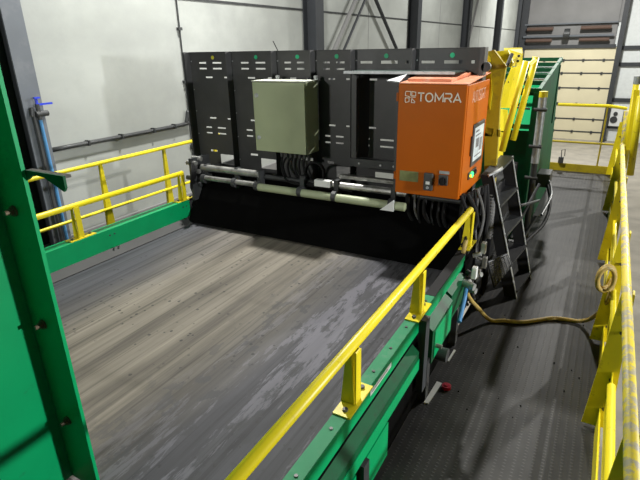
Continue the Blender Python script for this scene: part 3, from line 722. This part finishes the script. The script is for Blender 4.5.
# ------------------------------------------------------------------ cables, tray, small fittings between conveyor and ladder
lab = ['black cable looping deepest under the orange cabinet', 'black cable in the middle loop under the orange cabinet', 'black cable in the shallow loop under the orange cabinet']
for k in range(7):
    r = random.Random(k+5); x = -1.31+.05*k+r.uniform(-.02, .02); dp = r.uniform(-.06, .05)
    pts = [(x, 3.75+.03*k, -1.085), (x+.02, 3.74, -1.30+dp/2), (x+.12, 3.78, -1.44+dp), (x+.28, 3.86, -1.45+dp), (-.82+.01*k, 3.96, -1.36+dp), (-.78, 4.0, -1.5+dp)]
    bm = nb(); tube(bm, pts, (.018, .009, .012)[k % 3], 8)
    tag(obj('cable', bm, CBG if k == 1 else CBL), 'dark cable hanging in a loop under the orange cabinet', 'cable', 'cables under the orange cabinet')
for k in range(11):
    r = random.Random(k)
    x = -.84+.010*k; y = 3.62+.04*k
    pts = [(x, y, -1.06), (x+.02+r.uniform(-.05, .07), y-.02+r.uniform(-.08, .08), -1.30), (x+.02+r.uniform(-.04, .09), y-.05+r.uniform(-.16, .12), -1.58), (x+r.uniform(-.02, .10), y-.12+r.uniform(-.1, .16), -1.85), (x+.05, y+.02, -2.05)]
    bm = nb(); tube(bm, pts, r.choice((.010, .013, .018)), 8)
    tag(obj('cable', bm, r.choice((CBL, CBL, CBG))), 'dark cable running down to the floor between orange cabinet and ladder', 'cable', 'cables beside the ladder')
# corrugated sleeve
t = thing('corrugated_hose', (-.66, 4.0, -1.6), 'ribbed dark hose hanging behind the ladder below the yellow arm', 'hose')
bm = nb(); tube(bm, [(-.74, 4.25, -1.14), (-.71, 4.2, -1.3), (-.70, 4.1, -1.55)], .028, 10)
for k in range(16):
    f = k/15; p = Vector((-.74+.04*f, 4.25-.13*f, -1.14-.38*f)); cyl(bm, p, p+Vector((0, 0, -.010)), .038, 12)
obj('ribbed_sleeve', bm, CBG, t)
t = thing('valve_cluster', (-.72, 3.55, -1.75), 'cluster of metal air valves and fittings at the end of the yellow rail', 'valves')
obj('mount_plate', box(nb(), -.74, -.72, 3.42, 3.80, -1.78, -1.50), RUB, t)
for k in range(12):
    r = random.Random(40+k); y = 3.34+.045*k; z = -1.75+r.uniform(0, .26)
    a = Vector((-.71, y, z)); b = a+Vector((r.uniform(.03, .10), r.uniform(-.03, .03), r.uniform(-.02, .03)))
    bm = nb(); cyl(bm, a, b, r.uniform(.014, .028), 10); obj('fitting', bm, GAL if k % 3 == 0 else (STL if k % 3 == 1 else DKG), t)
for (y, z) in ((3.36, -1.60), (3.62, -1.50), (3.72, -1.66)):
    bm = nb(); box(bm, -.66, -.625, y, y+.05, z, z+.09, .004); obj('valve_block', bm, WPL if y < 3.5 else STL, t)
# cable tray (mesh basket)
t = thing('wire_basket', (-.60, 3.75, WALK), 'dark wire mesh cable basket leaning low beside the ladder foot', 'basket')
c0, c1, c2, c3 = at(488, 262, 3.95), at(507, 254, 4.1), at(512, 264, 4.1), at(494, 287, 4.0)
bm = nb(); tube(bm, [c0, c1, c2, c3, c0], .011, 8, smooth=False); obj('rim', bm, DKG, t)
for k in range(9):
    f = (k+.5)/9
    bm = nb(); tube(bm, [c0.lerp(c3, f), c1.lerp(c2, f)], .006, 6, smooth=False); obj('wire', bm, CBG, t)
for k in range(6):
    f = (k+.5)/6
    bm = nb(); tube(bm, [c0.lerp(c1, f)+Vector((.008, 0, 0)), c3.lerp(c2, f)+Vector((.008, 0, 0))], .006, 6, smooth=False); obj('wire', bm, CBG, t)

# hose lying over the walkway and coiled on the right railing
P = [at(466, 240, 3.5), at(462, 262, 3.45), at(463, 280, 3.45), at(469, 297, 3.5), at(479, 309, 3.58), (-.54, 3.68, -2.076), (-.44, 3.73, -2.082), (-.3, 3.78, -2.082), (-.1, 3.95, -2.082), (.10, 3.98, -2.07), (.19, 3.85, -1.92), (.235, 3.74, -1.72)]
for k in range(20):
    a = -math.pi*.1-k*math.pi*2/9; P.append((.190+.050*math.cos(a), 3.70-.004*k+.03*math.cos(a), -1.54+.090*math.sin(a)))
bm = nb(); tube(bm, P, .016, 10, k=7)
tag(obj('air_hose', bm, HOS, smooth=True), 'yellow hose lying across the dark walkway and coiled on the right railing', 'hose')
bm = nb(); tube(bm, [at(467, 284, 3.35), at(464, 300, 3.2), at(459, 322, 3.02)], .016, 10)
tag(obj('blue_pipe', bm, BLU), 'short light blue pipe going into the floor gap by the yellow hose', 'pipe')
bm = nb(); cyl(bm, (-.617, 2.71, WALK), (-.617, 2.71, WALK+.022), .03, 18); cyl(bm, (-.617, 2.71, WALK+.02), (-.617, 2.71, WALK+.028), .014, 12)
tag(obj('plastic_cap', bm, RED), 'small red plastic cap lying on the dark walkway', 'cap')
bm = nb(); prism(bm, [(-.70, 2.50, WALK+.001), (-.672, 2.50, WALK+.001), (-.655, 2.74, WALK+.001), (-.69, 2.74, WALK+.001)], (0, 0, .006))  # pale strips paint in the light seen through the floor gap
tag(obj('lit_gap_strip', bm, WPL), 'pale strip standing for light in the gap at the walkway edge left of the red cap', 'strip')
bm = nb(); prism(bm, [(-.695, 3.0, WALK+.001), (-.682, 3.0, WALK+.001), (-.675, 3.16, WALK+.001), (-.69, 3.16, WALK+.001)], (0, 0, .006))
tag(obj('lit_gap_strip', bm, WPL), 'shorter pale strip standing for light in the gap at the walkway edge nearer the blue pipe', 'strip')
t = thing('floor_crumb', (-.35, 3.05, WALK), 'scattered dark crumbs on the walkway around the red cap', 'debris')
t['kind'] = 'stuff'
bm = nb()
for k in range(16):
    r = random.Random(k+90); x = r.uniform(-.6, .15); y = r.uniform(2.4, 4.2); s = r.uniform(.003, .006)
    bmesh.ops.create_icosphere(bm, subdivisions=1, radius=s, matrix=Matrix.Translation((x, y, WALK+s*.6)))
obj('crumbs', bm, RUB, t)['kind'] = 'stuff'

# ------------------------------------------------------------------ walkway
t = thing('walkway', (-.2, 4.5, FLOOR), 'dark punched metal walkway running along the right of the conveyor', 'walkway')
obj('deck', box(nb(), -.75, .25, -1.5, 9.5, WALK-.04, WALK), TREAD, t)
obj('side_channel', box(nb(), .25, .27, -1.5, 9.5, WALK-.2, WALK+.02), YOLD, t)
for y in (0, 4.5, 9.2): 
    for x in (-.6, .2): obj('support_leg', box(nb(), x-.05, x+.05, y-.05, y+.05, FLOOR, WALK-.04), COLD, t)

# right railing
t = thing('handrail', (.27, 4, WALK), 'scuffed yellow handrail with flat plate posts along the right walkway edge', 'handrail')
bm = nb(); tube(bm, [(.245, -.5, -1.21), (.245, 7.2, -1.21)], .0235, 14, smooth=False); obj('top_rail', bm, YELW, t, smooth=True, label='worn top rail')
bm = nb(); tube(bm, [(.255, -.5, -1.66), (.255, 2.55, -1.66)], .02, 14, smooth=False); obj('mid_rail', bm, YEL, t, smooth=True)
bm = nb(); tube(bm, [(.255, 2.95, -1.66), (.255, 9.4, -1.66)], .018, 14, smooth=False); obj('mid_rail', bm, YEL, t, smooth=True)
for y in (1.6, 2.75, 3.75, 5.4, 7.2, 9.35):
    bm = nb(); z0, z1 = WALK+.02, -1.22
    prism(bm, [(.17, y, z0), (.31, y, z0), (.285, y, z1), (.225, y, z1)], (0, .008, 0))
    prism(bm, [(.30, y+.008, z0), (.31, y+.008, z0), (.285, y+.008, z1), (.275, y+.008, z1)], (0, .05, 0))
    p = obj('post', bm, YEL, t)
    for z in (-1.45, -1.75, -1.95):
        bm = nb(); cyl(bm, (.265, y, z), (.265, y-.008, z), .010, 10); sub('bolt', bm, BLK, p)
obj('toe_board', box(nb(), .242, .25, -1.5, 9.5, WALK, WALK+.15), YEL, t)
obj('kick_panel', box(nb(), .262, .268, -.5, 7.2, -1.93, -1.70), YEL, t)
t = thing('gate_frame', (.4, 7.5, WALK), 'tall yellow tube frame with a grey cap rising at the right end of the walkway', 'frame')
for p0, p1, Y, m in (((637, 84), (623, 168), 7.6, YEL), ((641, 96), (630, 175), 7.3, YEL), ((627.5, 111), (622, 160), 8.6, YELW)):
    bm = nb(); tube(bm, [at(*p0, Y), at(*p1, Y)], .042, 14, smooth=False); obj('tube', bm, m, t, smooth=True)
bm = nb(); cyl(bm, at(637, 84, 7.6), at(638.3, 76, 7.6), .045, 14); obj('cap', bm, GAL, t, label='grey cap')
bm = nb(); prism(bm, [at(*p, 7.5) for p in ((634, 90), (640, 90), (634, 150), (626, 150))], (0, .01, 0)); obj('infill_plate', bm, YEL, t)

# end railing across the walkway
t = thing('end_railing', (-.1, 9.5, WALK), 'thin yellow end railing across the walkway in front of the cream door', 'railing')
bm = nb(); tube(bm, [(-.72, 9.45, -.99), (.05, 9.45, -.99), (.29, 9.45, -1.02)], .026, 10, smooth=False); obj('top_rail', bm, YEL, t)
bm = nb(); tube(bm, [(-.72, 9.45, -1.60), (.29, 9.45, -1.60)], .018, 10, smooth=False); obj('mid_rail', bm, YOLD, t)
bm = nb(); cyl(bm, (.02, 9.45, -.99), (.02, 9.45, WALK), .014, 10); obj('post', bm, YOLD, t)
obj('toe_board', box(nb(), -.75, .245, 9.44, 9.46, WALK, WALK+.13), YOLD, t)
t = thing('door_latch', (-.52, 9.40, WALK), 'small dark latch bracket standing on the yellow toe board', 'latch')
bm = nb(); box(bm, -.58, -.50, 9.38, 9.43, WALK+.14, WALK+.24); obj('bracket', bm, BLK, t)
bm = nb(); tube(bm, [(-.54, 9.40, WALK+.24), (-.55, 9.40, WALK+.36), (-.50, 9.40, WALK+.38), (-.49, 9.40, WALK+.26)], .008, 6, smooth=False); obj('loop', bm, BLK, t)

# ------------------------------------------------------------------ green machine edge in the foreground
t = thing('machine_side', (-1.7, .3, -1.66), 'large green machine side with a bolted flange close at the left', 'machine')
obj('side_plate', box(nb(), -1.715, -1.705, -1.4, .85, -1.655, 2.2), GRN, t)
fl = obj('flange', box(nb(), -1.715, -1.535, .85, .857, -1.655, 2.2), GRN, t)
obj('flange_return', box(nb(), -1.539, -1.535, .857, .863, -1.655, 2.2), GRN, t)
for z in (.35, -.06, -.48, -.905, -1.335):
    bm = nb(); cyl(bm, (-1.63, .855, z), (-1.63, .843, z), .019, 16); cyl(bm, (-1.63, .843, z), (-1.63, .832, z), .014, 6); cyl(bm, (-1.63, .832, z), (-1.63, .818, z), .008, 10)
    sub('bolt', bm, mat('rusty_bolt', (.16, .12, .08), .6, metal=.5, var=.3, scale=60), fl)
obj('back_plate', box(nb(), -1.85, -1.717, .86, .868, -1.655, 2.2), RUB, t)
bk = obj('bracket', box(nb(), -1.532, -1.345, .866, .885, -.345, -.337), DUST, t, label='dusty shelf bracket')
bm = nb(); prism(bm, [(-1.532, .858, -.337), (-1.345, .858, -.337), (-1.345, .858, -.372), (-1.355, .858, -.385), (-1.44, .858, -.350), (-1.49, .858, -.348), (-1.532, .858, -.37)], (0, .008, 0)); sub('bracket_lip', bm, GRND, bk)

for o in list(C.objects):
    if o.parent is None and (o.name.startswith('water_valve') or o.name in ('blue_pipe', 'drain_pipe')) and o.location.x < -5:
        o.location.y -= .06
